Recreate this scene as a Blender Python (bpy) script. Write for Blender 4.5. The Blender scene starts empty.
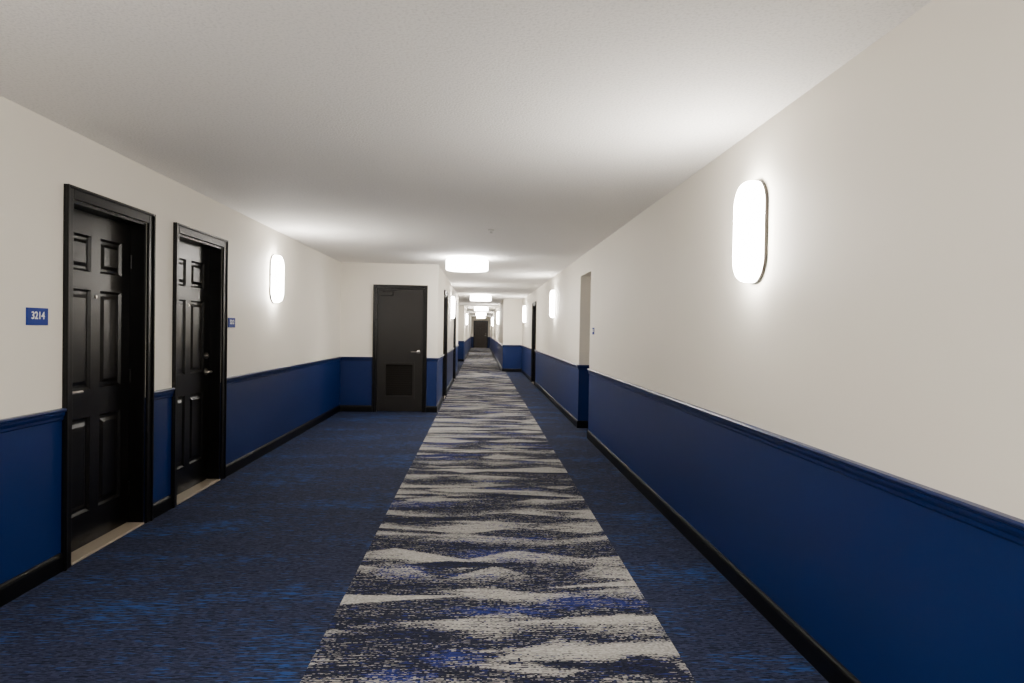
import bpy, bmesh, math, random
import numpy as np
from mathutils import Matrix, Vector
random.seed(4)
S = bpy.context.scene
COL = S.collection
try:
    S.view_settings.view_transform = 'AgX'
    S.view_settings.look = 'None'
    S.view_settings.exposure = 1.0
except Exception as e:
    print(e)

# ---------------- dimensions (metres) ----------------
H = 2.45; CAMZ = 1.373
XL = -2.298; XR = 1.42; XR2 = 1.42
XLI = -0.705; XRI = 0.77
YB = -4.0; YJ = 11.35; YJR = 23.0; YEND = 54.0
RAILZ = 0.87

# ---------------- materials ----------------
def new_mat(name):
    m = bpy.data.materials.new(name); m.use_nodes = True
    nt = m.node_tree
    return m, nt, nt.nodes['Principled BSDF']
def N(nt, t, **kw):
    n = nt.nodes.new(t)
    for k, v in kw.items():
        setattr(n, k, v)
    return n
def math_n(nt, op, a, b=None, clamp=False):
    n = nt.nodes.new('ShaderNodeMath'); n.operation = op; n.use_clamp = clamp
    for i, v in enumerate((a, b)):
        if v is None: continue
        if isinstance(v, (int, float)): n.inputs[i].default_value = v
        else: nt.links.new(v, n.inputs[i])
    return n.outputs[0]
def mixc(nt, f, a, b):
    n = nt.nodes.new('ShaderNodeMix'); n.data_type = 'RGBA'
    for idx, v in ((0, f), (6, a), (7, b)):
        if isinstance(v, (int, float)): n.inputs[idx].default_value = v
        elif isinstance(v, tuple): n.inputs[idx].default_value = (*v, 1)
        else: nt.links.new(v, n.inputs[idx])
    return n.outputs[2]
def paint(name, col, rough, bump=0.0, scale=200, var=0.06, metallic=0.0, spec=0.5, speck=0.0):
    m, nt, p = new_mat(name)
    p.inputs['Roughness'].default_value = rough
    p.inputs['Metallic'].default_value = metallic
    p.inputs['Specular IOR Level'].default_value = spec
    geo = N(nt, 'ShaderNodeNewGeometry')
    n1 = N(nt, 'ShaderNodeTexNoise'); n1.inputs['Scale'].default_value = 1.7; n1.inputs['Detail'].default_value = 3
    nt.links.new(geo.outputs['Position'], n1.inputs['Vector'])
    d = tuple(c*(1-var) for c in col); l = tuple(min(1, c*(1+var)) for c in col)
    c = mixc(nt, n1.outputs['Fac'], d, l)
    if bump > 0:
        n2 = N(nt, 'ShaderNodeTexNoise'); n2.inputs['Scale'].default_value = scale; n2.inputs['Detail'].default_value = 3
        nt.links.new(geo.outputs['Position'], n2.inputs['Vector'])
        b = N(nt, 'ShaderNodeBump'); b.inputs['Strength'].default_value = bump; b.inputs['Distance'].default_value = 0.004
        nt.links.new(n2.outputs['Fac'], b.inputs['Height'])
        nt.links.new(b.outputs['Normal'], p.inputs['Normal'])
        if speck > 0:
            f = math_n(nt, 'MULTIPLY', math_n(nt, 'SUBTRACT', 0.52, n2.outputs['Fac']), 5, True)
            c = mixc(nt, f, c, tuple(v*(1-speck) for v in col))
    nt.links.new(c, p.inputs['Base Color'])
    return m
M_WALL = paint('wall_beige_paint', (0.79, 0.745, 0.66), 0.6, 0.12, 260, 0.02, spec=0.3)
M_CEIL = paint('ceiling_stipple', (0.93, 0.905, 0.87), 0.85, 0.7, 80, 0.02, speck=0.13)
M_BLUE = paint('wainscot_blue_paint', (0.0012, 0.012, 0.082), 0.42, 0.08, 260, 0.04, spec=0.28)
M_RAIL = paint('rail_blue_gloss', (0.0012, 0.010, 0.068), 0.3, 0, 0, 0.03, spec=0.4)
M_BASE = paint('baseboard_black', (0.0014, 0.0014, 0.002), 0.4, spec=0.15)
M_DOOR = paint('door_black_gloss', (0.0024, 0.002, 0.0018), 0.28, 0.12, 90, spec=0.25)
M_CAS = paint('casing_black', (0.0022, 0.0019, 0.0017), 0.33, spec=0.22)
M_GDOOR = paint('door_dark_taupe', (0.010, 0.0085, 0.0073), 0.4, 0.1, 120, spec=0.25)
M_BRN = paint('door_brown', (0.035, 0.022, 0.014), 0.5)
M_NICK = paint('satin_nickel', (0.42, 0.39, 0.35), 0.28, metallic=1.0)
M_BRZ = paint('fixture_bronze', (0.03, 0.025, 0.02), 0.4, metallic=0.6)
M_THR = paint('threshold_stone', (0.30, 0.25, 0.19), 0.45, 0.1, 60, 0.15)
M_SIGN = paint('sign_blue', (0.002, 0.022, 0.22), 0.5, spec=0.2)
M_WHITE = paint('white_plastic', (0.85, 0.85, 0.85), 0.4)
M_METW = paint('drum_trim', (0.6, 0.58, 0.55), 0.35)

def emis(name, col, s):
    m, nt, p = new_mat(name)
    p.inputs['Base Color'].default_value = (0.9, 0.88, 0.84, 1)
    p.inputs['Roughness'].default_value = 0.5
    p.inputs['Emission Color'].default_value = (*col, 1)
    p.inputs['Emission Strength'].default_value = s
    return m
M_SCO = emis('sconce_diffuser', (1.0, 0.95, 0.87), 50.0)
M_DRUM = emis('drum_diffuser', (1.0, 0.96, 0.90), 18)

def tuft_random(nt, sx, sy):
    geo = N(nt, 'ShaderNodeNewGeometry')
    mp = N(nt, 'ShaderNodeVectorMath', operation='MULTIPLY'); mp.inputs[1].default_value = (sx, sy, 0)
    nt.links.new(geo.outputs['Position'], mp.inputs[0])
    sn = N(nt, 'ShaderNodeVectorMath', operation='FLOOR')
    nt.links.new(mp.outputs[0], sn.inputs[0])
    wn = N(nt, 'ShaderNodeTexWhiteNoise', noise_dimensions='2D')
    nt.links.new(sn.outputs[0], wn.inputs['Vector'])
    return geo, wn.outputs['Value']
def str_noise(nt, geo, sx, sy, detail=2, off=0.0):
    mp = N(nt, 'ShaderNodeVectorMath', operation='MULTIPLY'); mp.inputs[1].default_value = (sx, sy, 0)
    nt.links.new(geo.outputs['Position'], mp.inputs[0])
    ad = N(nt, 'ShaderNodeVectorMath', operation='ADD'); ad.inputs[1].default_value = (off, off*1.7, 0)
    nt.links.new(mp.outputs[0], ad.inputs[0])
    n = N(nt, 'ShaderNodeTexNoise'); n.inputs['Scale'].default_value = 1; n.inputs['Detail'].default_value = detail
    nt.links.new(ad.outputs[0], n.inputs['Vector'])
    return n.outputs['Fac']

# navy carpet
M_CARP, nt, p = new_mat('carpet_navy')
p.inputs['Roughness'].default_value = 0.95; p.inputs['Specular IOR Level'].default_value = 0.1
geo, wn = tuft_random(nt, 60, 170)
dash = str_noise(nt, geo, 10, 90, 2)
patch = str_noise(nt, geo, 0.9, 2.6, 3, 5)
base = mixc(nt, wn, (0.007, 0.0095, 0.024), (0.027, 0.033, 0.070))
v = math_n(nt, 'ADD', math_n(nt, 'MULTIPLY', math_n(nt, 'SUBTRACT', dash, 0.5), 1.25), math_n(nt, 'MULTIPLY', math_n(nt, 'SUBTRACT', patch, 0.5), 0.8))
f = math_n(nt, 'MULTIPLY', math_n(nt, 'SUBTRACT', v, 0.13), 14, True)
c1 = mixc(nt, f, base, (0.014, 0.048, 0.17))
dk = str_noise(nt, geo, 10, 90, 2, 31)
f2 = math_n(nt, 'MULTIPLY', math_n(nt, 'SUBTRACT', dk, 0.56), 9, True)
nt.links.new(mixc(nt, f2, c1, (0.0045, 0.006, 0.014)), p.inputs['Base Color'])
b = N(nt, 'ShaderNodeBump'); b.inputs['Strength'].default_value = 0.5; b.inputs['Distance'].default_value = 0.003
nt.links.new(wn, b.inputs['Height']); nt.links.new(b.outputs[0], p.inputs['Normal'])

# patterned runner
M_RUN, nt, p = new_mat('carpet_runner_pattern')
p.inputs['Roughness'].default_value = 0.95; p.inputs['Specular IOR Level'].default_value = 0.1
geo, wn = tuft_random(nt, 100, 190)
at = N(nt, 'ShaderNodeAttribute', attribute_name='pat')
sep = N(nt, 'ShaderNodeSeparateColor'); nt.links.new(at.outputs['Color'], sep.inputs[0])
st = str_noise(nt, geo, 7, 120, 2)
st = math_n(nt, 'ADD', math_n(nt, 'MULTIPLY', math_n(nt, 'SUBTRACT', st, 0.5), 2.8), 0.5)
r = math_n(nt, 'ADD', math_n(nt, 'MULTIPLY', wn, 0.55), math_n(nt, 'MULTIPLY', st, 0.45))
wmask = math_n(nt, 'GREATER_THAN', sep.outputs[0], r)
st2 = str_noise(nt, geo, 16, 100, 2, 17)
st2 = math_n(nt, 'ADD', math_n(nt, 'MULTIPLY', math_n(nt, 'SUBTRACT', st2, 0.5), 2.6), 0.5)
bmask = math_n(nt, 'GREATER_THAN', sep.outputs[1], st2)
dark = mixc(nt, wn, (0.004, 0.005, 0.011), (0.015, 0.017, 0.036))
c1 = mixc(nt, bmask, dark, (0.013, 0.021, 0.125))
wh = mixc(nt, wn, (0.20, 0.195, 0.185), (0.40, 0.39, 0.37))
nt.links.new(mixc(nt, wmask, c1, wh), p.inputs['Base Color'])
b = N(nt, 'ShaderNodeBump'); b.inputs['Strength'].default_value = 0.5; b.inputs['Distance'].default_value = 0.003
nt.links.new(wn, b.inputs['Height']); nt.links.new(b.outputs[0], p.inputs['Normal'])

# ---------------- mesh helpers ----------------
class MB:
    def __init__(s): s.bm = bmesh.new()
    def box(s, x0, x1, y0, y1, z0, z1, mat=0):
        x0, x1 = sorted((x0, x1)); y0, y1 = sorted((y0, y1)); z0, z1 = sorted((z0, z1))
        v = [s.bm.verts.new(c) for c in ((x0,y0,z0),(x1,y0,z0),(x1,y1,z0),(x0,y1,z0),(x0,y0,z1),(x1,y0,z1),(x1,y1,z1),(x0,y1,z1))]
        for q in ((0,3,2,1),(4,5,6,7),(0,1,5,4),(1,2,6,5),(2,3,7,6),(3,0,4,7)):
            f = s.bm.faces.new([v[i] for i in q]); f.material_index = mat
    def frustum(s, x0, x1, z0, z1, yb, yt, ins, mat=0):
        a = [s.bm.verts.new(c) for c in ((x0,yb,z0),(x1,yb,z0),(x1,yb,z1),(x0,yb,z1))]
        b = [s.bm.verts.new(c) for c in ((x0+ins,yt,z0+ins),(x1-ins,yt,z0+ins),(x1-ins,yt,z1-ins),(x0+ins,yt,z1-ins))]
        s.bm.faces.new(b).material_index = mat
        for i in range(4):
            j = (i+1) % 4
            s.bm.faces.new([a[i], a[j], b[j], b[i]]).material_index = mat
    def cyl(s, c, r, axis, l, seg=20, mat=0, r2=None):
        r2 = r if r2 is None else r2
        A = {'x': Matrix.Rotation(math.pi/2, 4, 'Y'), 'y': Matrix.Rotation(-math.pi/2, 4, 'X'), 'z': Matrix.Identity(4)}[axis]
        res = bmesh.ops.create_cone(s.bm, cap_ends=True, segments=seg, radius1=r, radius2=r2, depth=l, matrix=Matrix.Translation(c) @ A)
        fs = set()
        for v in res['verts']:
            fs.update(v.link_faces)
        for f in fs: f.material_index = mat
    def prism(s, prof, p0, p1, n, mat=0):
        a = [s.bm.verts.new((p0[0]+n[0]*o, p0[1]+n[1]*o, z)) for o, z in prof]
        b = [s.bm.verts.new((p1[0]+n[0]*o, p1[1]+n[1]*o, z)) for o, z in prof]
        k = len(prof)
        s.bm.faces.new(a).material_index = mat; s.bm.faces.new(b[::-1]).material_index = mat
        for i in range(k):
            j = (i+1) % k
            s.bm.faces.new([a[i], b[i], b[j], a[j]]).material_index = mat
    def obj(s, name, mats, parent=None, bevel=0, smooth=False):
        bmesh.ops.recalc_face_normals(s.bm, faces=s.bm.faces)
        me = bpy.data.meshes.new(name); s.bm.to_mesh(me); s.bm.free()
        for m in mats: me.materials.append(m)
        o = bpy.data.objects.new(name, me); COL.objects.link(o)
        if parent: o.parent = parent
        if smooth:
            for f in me.polygons: f.use_smooth = True
        if bevel:
            md = o.modifiers.new('bevel', 'BEVEL'); md.width = bevel; md.segments = 2; md.limit_method = 'ANGLE'
        return o
def empty(name, loc=(0,0,0), rz=0):
    e = bpy.data.objects.new(name, None); e.empty_display_size = 0.2
    e.location = loc; e.rotation_euler = (0, 0, rz); COL.objects.link(e); return e

# ---------------- shell ----------------
m = MB(); m.box(-3.0, 3.2, YB-0.2, YEND+0.3, -0.1, 0); m.obj('floor', [M_CARP])
m = MB(); m.box(-3.0, 3.2, YB-0.2, YEND+0.3, H, H+0.1); m.obj('ceiling', [M_CEIL])
T = 0.3
def wallbox(m, x0, x1, y0, y1, z1=H, z0=0):
    if z0 < RAILZ:
        m.box(x0, x1, y0, y1, z0, RAILZ, 1); m.box(x0, x1, y0, y1, RAILZ, z1, 0)
    else:
        m.box(x0, x1, y0, y1, z0, z1, 0)
OH = 2.07
D1 = (3.94, 4.81); D2 = (5.28, 6.18)
m = MB()
wallbox(m, XL-T, XL, YB, D1[0]); wallbox(m, XL-T, XL, D1[0], D1[1], H, OH)
wallbox(m, XL-T, XL, D1[1], D2[0]); wallbox(m, XL-T, XL, D2[0], D2[1], H, OH)
wallbox(m, XL-T, XL, D2[1], YJ)
m.obj('wall_left', [M_WALL, M_BLUE])
JD = (-1.715, -0.925); JH = 2.05
m = MB()
wallbox(m, XL-T, JD[0], YJ, YJ+0.2); wallbox(m, JD[0], JD[1], YJ, YJ+0.2, H, JH); wallbox(m, JD[1], XLI, YJ, YJ+0.2)
m.obj('wall_left_jog', [M_WALL, M_BLUE])
LD = [(13.2, 14.15), (18.2, 19.15)]
m = MB()
y = YJ+0.2
for a, b_ in LD:
    wallbox(m, XLI-T, XLI, y, a); wallbox(m, XLI-T, XLI, a, b_, H, OH); y = b_
wallbox(m, XLI-T, XLI, y, 22.0)
wallbox(m, -1.6, -1.3, 22.0, 30.0)
wallbox(m, -1.6, XLI, 30.0, 30.3)
wallbox(m, XLI-T, XLI, 30.3, YEND)
m.obj('wall_left_far', [M_WALL, M_BLUE])
RO = (8.78, 9.72)
RD = (17.4, 18.35)
m = MB()
wallbox(m, XR, XR+T, YB, RO[0]); 
m.obj('wall_right', [M_WALL, M_BLUE])
m = MB()
wallbox(m, XR, XR+T, RO[0], RO[1], H, 2.17)
wallbox(m, XR+T, XR+1.4, RO[0]-0.2, RO[0]); wallbox(m, XR2, XR+1.4, RO[1], RO[1]+0.2)
wallbox(m, XR+1.2, XR+1.4, RO[0], RO[1]); wallbox(m, XR+T, XR+1.2, RO[0], RO[1], H, 2.3)
m.obj('wall_right_alcove', [M_WALL, M_BLUE])
m = MB()
wallbox(m, XR2, XR2+T, RO[1]+0.2, RD[0]); wallbox(m, XR2, XR2+T, RD[0], RD[1], H, OH); wallbox(m, XR2, XR2+T, RD[1], YJR)
wallbox(m, XRI, XR2+T, YJR, YJR+0.3); wallbox(m, XRI, XRI+T, YJR+0.3, YEND)
m.obj('wall_right_far', [M_WALL, M_BLUE])
m = MB(); wallbox(m, -3, 3, YB-0.2, YB); m.obj('wall_back', [M_WALL, M_BLUE])
ED = (-0.46, 0.54)
m = MB(); wallbox(m, -1.3, ED[0], YEND, YEND+0.2); wallbox(m, ED[0], ED[1], YEND, YEND+0.2, H, OH); wallbox(m, ED[1], 1.3, YEND, YEND+0.2)
m.obj('wall_end', [M_WALL, M_BLUE])

# ---------------- trim ----------------
BASEP = [(0,0),(0.014,0),(0.014,0.082),(0.011,0.094),(0.006,0.103),(0,0.105)]
RAILP = [(0,0.838),(0.006,0.838),(0.010,0.844),(0.010,0.857),(0.015,0.864),(0.019,0.874),(0.019,0.884),(0.027,0.889),(0.029,0.897),(0.025,0.904),(0,0.905)]
CW = 0.07
L = (1, 0); R_ = (-1, 0); F = (0, -1)
runs = {
 'left': [((XL,YB),(XL,D1[0]-CW),L), ((XL,D1[1]+CW),(XL,D2[0]-CW),L), ((XL,D2[1]+CW),(XL,YJ),L)],
 'left_jog': [((XL,YJ),(JD[0]-0.05,YJ),F), ((JD[1]+0.05,YJ),(XLI+0.012,YJ),F)],
 'left_far': [((XLI,YJ-0.012),(XLI,LD[0][0]-CW),L), ((XLI,LD[0][1]+CW),(XLI,LD[1][0]-CW),L), ((XLI,LD[1][1]+CW),(XLI,22),L),
              ((-1.3,22),(-1.3,30),L), ((-1.3,30),(XLI,30),F), ((XLI,30),(XLI,YEND),L)],
 'right': [((XR,YB),(XR,RO[0]),R_)],
 'right_alcove': [((XR2-0.012,RO[1]),(XR+1.2,RO[1]),F)],
 'right_far': [((XR2,RO[1]-0.012),(XR2,RD[0]-CW),R_), ((XR2,RD[1]+CW),(XR2,YJR),R_), ((XRI-0.012,YJR),(XR2,YJR),F), ((XRI,YJR-0.012),(XRI,YEND),R_)],
}
for k, rs in runs.items():
    m = MB()
    for a, b_, n in rs: m.prism(BASEP, a, b_, n)
    m.obj('baseboard_'+k, [M_BASE])
for i, (k, rs) in enumerate(runs.items()):
    m = MB()
    for a, b_, n in rs: m.prism(RAILP, a, b_, n)
    m.obj('trim_%d' % (i+1), [M_RAIL])

# ---------------- doors ----------------
def casing(par, W, Ht, cw, proud=0.018, depth=0.16):
    m = MB()
    for x0, x1, z0, z1 in ((-cw,0,0,Ht+cw),(W,W+cw,0,Ht+cw),(0,W,Ht,Ht+cw)):
        m.box(x0, x1, -proud, 0, z0, z1)
    bw = 0.016
    for x0, x1, z0, z1 in ((-cw,-cw+bw,0,Ht+cw),(W+cw-bw,W+cw,0,Ht+cw),(-cw+bw,W+cw-bw,Ht+cw-bw,Ht+cw)):
        m.box(x0, x1, -proud-0.012, -proud, z0, z1)
    m.obj('casing', [M_CAS], par, 0.003)
    m = MB(); j = 0.02
    m.box(0.001, j, 0, depth, 0, Ht-0.001); m.box(W-j, W-0.001, 0, depth, 0, Ht-0.001); m.box(j, W-j, 0, depth, Ht-j, Ht-0.001)
    m.obj('jamb', [M_CAS], par, 0.002)
def lever(par, x, z, y, d, dead=True):
    m = MB()
    m.cyl((x, y-0.006, z), 0.030, 'y', 0.012, 24); m.cyl((x, y-0.03, z), 0.011, 'y', 0.05, 16)
    m.cyl((x+d*0.055, y-0.052, z), 0.009, 'x', 0.125, 14, r2=0.009)
    m.cyl((x+d*0.115, y-0.046, z), 0.008, 'y', 0.016, 12)
    m.obj('lever_handle', [M_NICK], par, 0.002, True)
    if dead:
        m = MB(); m.cyl((x, y-0.008, z+0.14), 0.028, 'y', 0.016, 24); m.cyl((x, y-0.02, z+0.14), 0.017, 'y', 0.012, 20)
        m.obj('deadbolt', [M_NICK], par, 0.002)
def six_panel(par, W, Ht, y, hand, mat=M_DOOR, hw=True):
    j = 0.022; x0, x1 = j, W-j; z0, z1 = 0.016, Ht-j
    w = x1-x0
    m = MB(); th = 0.045; rc = 0.014
    m.box(x0, x1, y+rc, y+th, z0, z1)
    st = 0.115*w/0.9; mid = 0.10
    pw = (w-2*st-mid)/2
    cols = [(x0+st, x0+st+pw), (x1-st-pw, x1-st)]
    rows = [(0.22, 0.80), (0.97, 1.58), (1.69, 1.91)]
    for a, b_ in ((x0, cols[0][0]), (cols[0][1], cols[1][0]), (cols[1][1], x1)):
        m.box(a, b_, y, y+rc, z0, z1)
    zz = [z0]+[v for r in rows for v in r]+[z1]
    for i in range(0, len(zz), 2):
        for a, b_ in cols: m.box(a, b_, y, y+rc, zz[i], zz[i+1])
    for a, b_ in cols:
        for c, d in rows:
            m.frustum(a+0.03, b_-0.03, c+0.03, d-0.03, y+rc, y+0.003, 0.022)
            i_ = 0.014
            o = [(a,c),(b_,c),(b_,d),(a,d)]; q = [(a+i_,c+i_),(b_-i_,c+i_),(b_-i_,d-i_),(a+i_,d-i_)]
            ov = [m.bm.verts.new((px, y+0.001, pz)) for px, pz in o]; qv = [m.bm.verts.new((px, y+rc-0.0005, pz)) for px, pz in q]
            for k in range(4):
                m.bm.faces.new([ov[k], ov[(k+1)%4], qv[(k+1)%4], qv[k]])
    m.obj('slab', [mat], par)
    if hw:
        hx = x0+0.07 if hand == 'L' else x1-0.07
        lever(par, hx, 0.97, y, 1 if hand == 'L' else -1)
        m = MB(); m.cyl((W/2, y-0.003, 1.54), 0.011, 'y', 0.006, 16); m.obj('peephole', [M_NICK], par)
        gx = x1 if hand == 'L' else x0
        m = MB()
        for zc in (0.25, 1.02, 1.80): m.cyl((gx, y-0.006, zc), 0.007, 'z', 0.09, 12)
        m.obj('hinges', [M_CAS], par)
def sixdoor(name, loc, rz, W, hand, Ht=OH, rec=0.10, mat=M_DOOR):
    e = empty(name, loc, rz)
    casing(e, W, Ht, CW); six_panel(e, W, Ht, rec, hand, mat)
    m = MB(); m.box(0.021, W-0.021, -0.012, 0.16, 0.0005, 0.014); m.obj('threshold', [M_THR], e, 0.003)
    return e
P2 = math.pi/2
sixdoor('door_1', (XL, D1[0], 0), P2, D1[1]-D1[0], 'L')
sixdoor('door_2', (XL, D2[0], 0), P2, D2[1]-D2[0], 'R')
sixdoor('door_4', (XLI, LD[0][0], 0), P2, 0.95, 'L')
sixdoor('door_5', (XLI, LD[1][0], 0), P2, 0.95, 'R')
sixdoor('door_6', (XR2, RD[1], 0), -P2, 0.95, 'R')
sixdoor('door_7', (ED[0], YEND, 0), 0, 1.0, 'R', rec=0.06, mat=M_BRN)
W = JD[1]-JD[0]
e = empty('door_3', (JD[0], YJ, 0))
casing(e, W, JH, 0.05)
m = MB(); y = 0.015; th = 0.045
lx0, lx1, lz0, lz1 = 0.15, W-0.17, 0.25, 0.80
m.box(0.022, lx0, y, y+th, 0.012, JH-0.022); m.box(lx1, W-0.022, y, y+th, 0.012, JH-0.022)
m.box(lx0, lx1, y, y+th, 0.012, lz0); m.box(lx0, lx1, y, y+th, lz1, JH-0.022)
m.box(lx0, lx1, y+th-0.004, y+th, lz0, lz1)
m.obj('slab', [M_GDOOR], e)
m = MB()
for a, b_, c, d in ((lx0-0.02,lx1+0.02,lz0-0.02,lz0+0.015),(lx0-0.02,lx1+0.02,lz1-0.015,lz1+0.02),(lx0-0.02,lx0+0.015,lz0+0.015,lz1-0.015),(lx1-0.015,lx1+0.02,lz0+0.015,lz1-0.015)):
    m.box(a, b_, y-0.008, y, c, d)
n = 14
for i in range(n):
    zc = lz0+0.02+(i+0.5)*(lz1-lz0-0.04)/n
    v = [m.bm.verts.new(c) for c in ((lx0,y,zc-0.016),(lx1,y,zc-0.016),(lx1,y+0.03,zc+0.016),(lx0,y+0.03,zc+0.016),
                                     (lx0,y+0.003,zc-0.018),(lx1,y+0.003,zc-0.018),(lx1,y+0.033,zc+0.014),(lx0,y+0.033,zc+0.014))]
    for q in ((0,1,2,3),(7,6,5,4),(0,4,5,1),(3,2,6,7)): m.bm.faces.new([v[k] for k in q])
m.obj('louvre_grille', [M_GDOOR], e)
lever(e, W-0.09, 1.00, y, -1, False)
m = MB(); m.box(0.06, 0.27, y-0.05, y, JH-0.13, JH-0.075); m.box(0.10, 0.34, y-0.062, y-0.05, JH-0.062, JH-0.048); m.cyl((0.13, y-0.04, JH-0.066), 0.012, 'z', 0.03, 12)
m.obj('door_closer', [M_GDOOR], e, 0.003)

# ---------------- wall sconces ----------------
def sconce(x, yc, rz, zc=1.905):
    e = empty('wall_sconce', (x, yc, zc), rz)
    a = 0.13; hh = 0.262; Lh = hh-a; d = 0.085; seg = 32
    def ring(bm, s_, yy):
        vs = []
        for i in range(seg):
            t = 2*math.pi*(i+0.5)/seg
            cx, cz = math.cos(t)*a*s_, math.sin(t)*a*s_
            cz += Lh if math.sin(t) > 0 else -Lh
            vs.append(bm.verts.new((cx, yy, cz)))
        return vs
    bm = bmesh.new()
    rs = []
    for s_, q in ((0.985,0.0),(0.985,0.45),(0.95,0.68),(0.87,0.84),(0.70,0.94),(0.4,0.99),(0.08,1.0)):
        rs.append(ring(bm, s_, -0.012-q*d))
    for A, B in zip(rs, rs[1:]):
        for i in range(seg):
            j = (i+1) % seg
            bm.faces.new([A[i], A[j], B[j], B[i]])
    bm.faces.new(rs[-1]); bm.faces.new(rs[0][::-1])
    mm = MB(); mm.bm.free(); mm.bm = bm
    mm.obj('diffuser', [M_SCO], e, 0, True)
    bm = bmesh.new()
    A = ring(bm, 1.03, 0.0); B = ring(bm, 1.03, -0.018); C = ring(bm, 0.992, -0.018); D = ring(bm, 0.992, -0.004)
    for P, Q in ((A, B), (B, C), (C, D)):
        for i in range(seg):
            j = (i+1) % seg; bm.faces.new([P[i], P[j], Q[j], Q[i]])
    bm.faces.new(A[::-1]); bm.faces.new(D)
    mm = MB(); mm.bm.free(); mm.bm = bm
    mm.obj('backplate', [M_BRZ], e)
sconce(XR, 3.47, -P2)
sconce(XL, 7.68, P2)
sconce(XL, 0.9, P2)  # unseen extra sconce, added to brighten the near ceiling
sconce(XR, -1.6, -P2)  # unseen, behind the camera; also added to light the near ceiling
sconce(XR2, 13.0, -P2)
sconce(XLI, 16.2, P2)
sconce(XR2, 21.3, -P2)
sconce(XLI, 33.0, P2)
sconce(XRI, 28.0, -P2)
sconce(XRI, 40.0, -P2)

# ---------------- ceiling drums ----------------
def drum(x, yc, r=0.315, h=0.16):
    e = empty('ceiling_drum_light', (x, yc, H))
    bm = bmesh.new(); prof = [(r-0.01, -0.034), (r, -0.040), (r, -h-0.01), (r-0.006, -h-0.024), (r-0.02, -h-0.03), (0.06, -h-0.034)]
    seg = 48; rings = [[bm.verts.new((rr*math.cos(2*math.pi*i/seg), rr*math.sin(2*math.pi*i/seg), zz)) for i in range(seg)] for rr, zz in prof]
    for A, B in zip(rings, rings[1:]):
        for i in range(seg):
            j = (i+1) % seg; bm.faces.new([A[i], A[j], B[j], B[i]])
    bm.faces.new(rings[-1]); bm.faces.new(rings[0][::-1])
    mm = MB(); mm.bm.free(); mm.bm = bm
    mm.obj('shade', [M_DRUM], e, 0, True)
    m = MB(); m.cyl((0, 0, -0.017), r*0.5, 'z', 0.033, 40); m.cyl((0, 0, -h-0.040), 0.012, 'z', 0.014, 16); m.obj('canopy', [M_METW], e)
for x, yy in ((-0.4, 0.2), (-0.21, 10.2), (0.0, 20.5), (0.03, 31), (0.03, 41), (0.03, 50)):  # first drum is out of view, added overhead for more ambient light
    drum(x, yy)

# ---------------- signs ----------------
def sign(x, yc, zc, rz, w, h, text):
    e = empty('room_number_sign', (x, yc, zc), rz)
    m = MB(); m.box(-w/2, w/2, -0.008, 0, -h/2, h/2); m.obj('plate', [M_SIGN], e, 0.002)
    cu = bpy.data.curves.new('digits', 'FONT'); cu.body = text; cu.size = h*0.6; cu.align_x = 'CENTER'; cu.align_y = 'CENTER'; cu.extrude = 0.0006; cu.offset = 0.0009
    t = bpy.data.objects.new('digits', cu); COL.objects.link(t); t.parent = e
    t.location = (0, -0.0088, 0.004); t.rotation_euler = (P2, 0, 0); cu.materials.append(M_WHITE)
sign(XL, 3.65, 1.405, P2, 0.17, 0.09, '3214')
sign(XL, 6.42, 1.405, P2, 0.17, 0.09, '3212')
sign(XR, 8.50, 1.39, -P2, 0.12, 0.085, '3213')

# sprinkler
m = MB(); m.cyl((0, 0, -0.003), 0.035, 'z', 0.006, 24); m.cyl((0, 0, -0.02), 0.008, 'z', 0.03, 12); m.cyl((0, 0, -0.036), 0.018, 'z', 0.003, 16)
o = m.obj('fire_sprinkler', [M_METW]); o.location = (0.1, 7.3, H)

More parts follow.
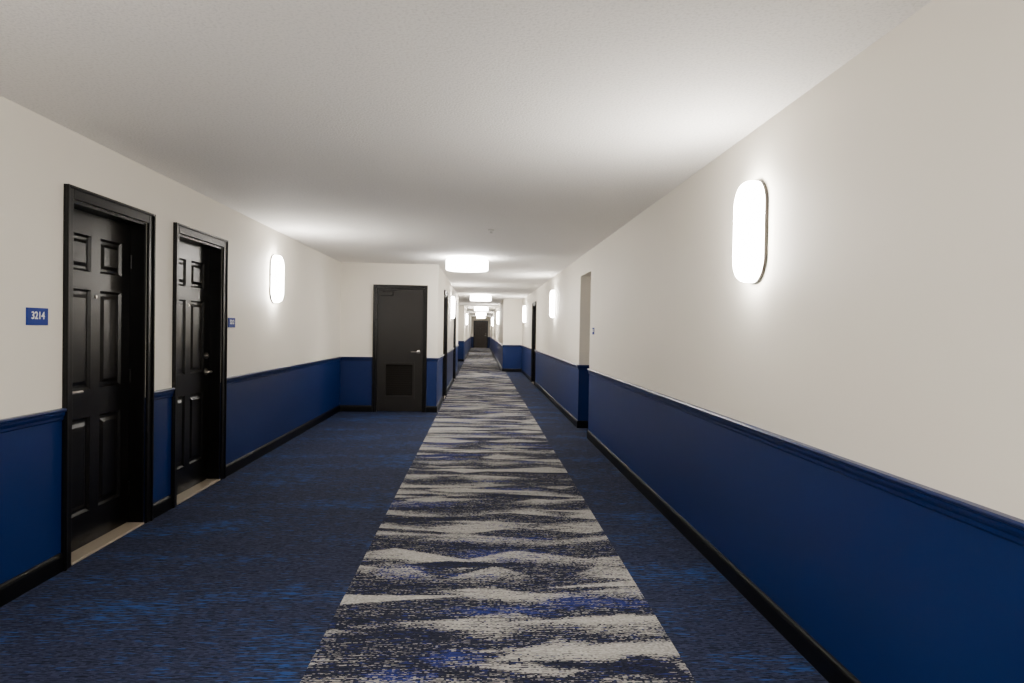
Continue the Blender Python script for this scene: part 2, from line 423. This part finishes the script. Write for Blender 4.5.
# ---------------- runner ----------------
RX0, RX1 = -0.672, 0.873
def runner(ya, yb, x1, ys, seed):
    xs = np.linspace(RX0, x1, 110)
    nx, ny = len(xs), len(ys)
    GX, GY = np.meshgrid(xs, ys)
    rng = np.random.RandomState(seed)
    dens = np.full(GX.shape, 0.26)
    # rows of interlocking zig-zag teeth, sharp on one side and dithering out on the other
    y0 = ya
    while y0 < yb+0.5:
        rowh = rng.uniform(0.26, 0.42)
        def saw(amp):
            kx = [RX0-0.05]; ky = [rng.uniform(-amp, amp)]
            s_ = 1 if rng.rand() < 0.5 else -1
            while kx[-1] < RX1+0.05:
                kx.append(kx[-1]+rng.uniform(0.18, 0.75)); ky.append(s_*rng.uniform(0.35, 1.0)*amp); s_ = -s_
            return np.interp(xs, kx, ky)[None, :]
        lo = y0+saw(0.12); hi = y0+rowh*rng.uniform(0.5, 0.66)+saw(0.13)
        soft = rng.choice([0.06, 0.12, 0.18])
        s1, s2 = (0.025, soft) if rng.rand() < 0.5 else (soft, 0.025)
        w = np.clip((GY-lo)/s1, 0, 1)*np.clip((hi-GY)/s2, 0, 1)
        lev = rng.uniform(0.74, 0.96)*np.interp(xs, np.linspace(RX0, RX1, 6), rng.uniform(0.62, 1.0, 6))[None, :]
        dens = dens*(1-w)+lev*w
        y0 += rowh
    n = int((yb-ya)*9)
    for k in range(n):
        cy = ya+(k+0.5)/n*(yb-ya)+rng.uniform(-0.12, 0.12)
        white = rng.rand() < 0.5
        hh = rng.uniform(0.03, 0.10); ln = rng.uniform(0.5, 1.2)
        sgn = 1 if rng.rand() < 0.5 else -1
        bx = rng.choice([RX0, RX1]) if rng.rand() < 0.4 else rng.uniform(RX0, RX1)
        if bx == RX0: sgn = 1
        if bx == RX1: sgn = -1
        back = rng.uniform(0.1, 0.4)
        r0, r1 = max(0, np.searchsorted(ys, cy-0.4)), np.searchsorted(ys, cy+0.4)
        X = GX[r0:r1]; Y = GY[r0:r1]; u = (X-bx)*sgn
        half = np.where(u >= 0, hh*(1-u/ln), hh*(1+u/back))
        d = half-np.abs(Y-cy-rng.uniform(-0.12, 0.12)*np.clip(u/ln, 0, 1))
        w = np.clip(d/rng.choice([0.015, 0.05]), 0, 1)
        lev = rng.uniform(0.70, 0.95) if white else rng.choice([0.06, 0.16, 0.42])
        dens[r0:r1] = dens[r0:r1]*(1-w)+lev*w
    blue = np.zeros(GX.shape)+0.16
    for k in range(int((yb-ya)*6)):
        cx = rng.uniform(RX0, RX1); cy = rng.uniform(ya, yb); ax = rng.uniform(0.15, 0.45); ay = rng.uniform(0.05, 0.16)
        q = np.clip(1-((GX-cx)/ax)**2-((GY-cy)/ay)**2, 0, 1)
        blue = np.maximum(blue, 0.62*np.sqrt(q))
    co = np.stack([GX, GY, np.full(GX.shape, 0.003)], -1).reshape(-1, 3)
    I = np.arange(nx*ny).reshape(ny, nx)
    fc = np.stack([I[:-1, :-1], I[:-1, 1:], I[1:, 1:], I[1:, :-1]], -1).reshape(-1, 4)
    me = bpy.data.meshes.new('carpet_runner')
    me.vertices.add(len(co)); me.vertices.foreach_set('co', co.ravel())
    me.loops.add(fc.size); me.loops.foreach_set('vertex_index', fc.ravel().astype(np.int32))
    me.polygons.add(len(fc)); me.polygons.foreach_set('loop_start', np.arange(0, fc.size, 4, dtype=np.int32))
    me.update(calc_edges=True)
    ca = me.color_attributes.new('pat', 'FLOAT_COLOR', 'POINT')
    ca.data.foreach_set('color', np.stack([dens, blue, dens*0, dens*0+1], -1).ravel().astype(np.float32))
    me.materials.append(M_RUN)
    COL.objects.link(bpy.data.objects.new('carpet_runner', me))
ysn = np.concatenate([np.arange(YB+0.02, 1.5, 0.05), np.arange(1.5, 9, 0.008), np.arange(9, 22.96, 0.02)])
runner(YB, 22.96, RX1, ysn, 23)
runner(22.96, YEND, 0.73, np.arange(22.96, YEND-0.02, 0.06), 5)

# ---------------- world + camera ----------------
w = bpy.data.worlds.new('world'); S.world = w; w.use_nodes = True
w.node_tree.nodes['Background'].inputs[0].default_value = (0.5, 0.5, 0.5, 1)
w.node_tree.nodes['Background'].inputs[1].default_value = 0.2
cam = bpy.data.cameras.new('camera'); co_ = bpy.data.objects.new('camera', cam); COL.objects.link(co_)
cam.sensor_width = 36; cam.lens = 24.0; cam.clip_end = 200; cam.clip_start = 0.05
yaw = math.atan(32/683); pitch = math.atan(10.5/683); roll = math.radians(1.0)
R = Matrix.Rotation(-yaw, 4, 'Z') @ Matrix.Rotation(math.pi/2-pitch, 4, 'X') @ Matrix.Rotation(roll, 4, 'Z')
co_.matrix_world = Matrix.Translation((0, 0, CAMZ)) @ R
S.camera = co_
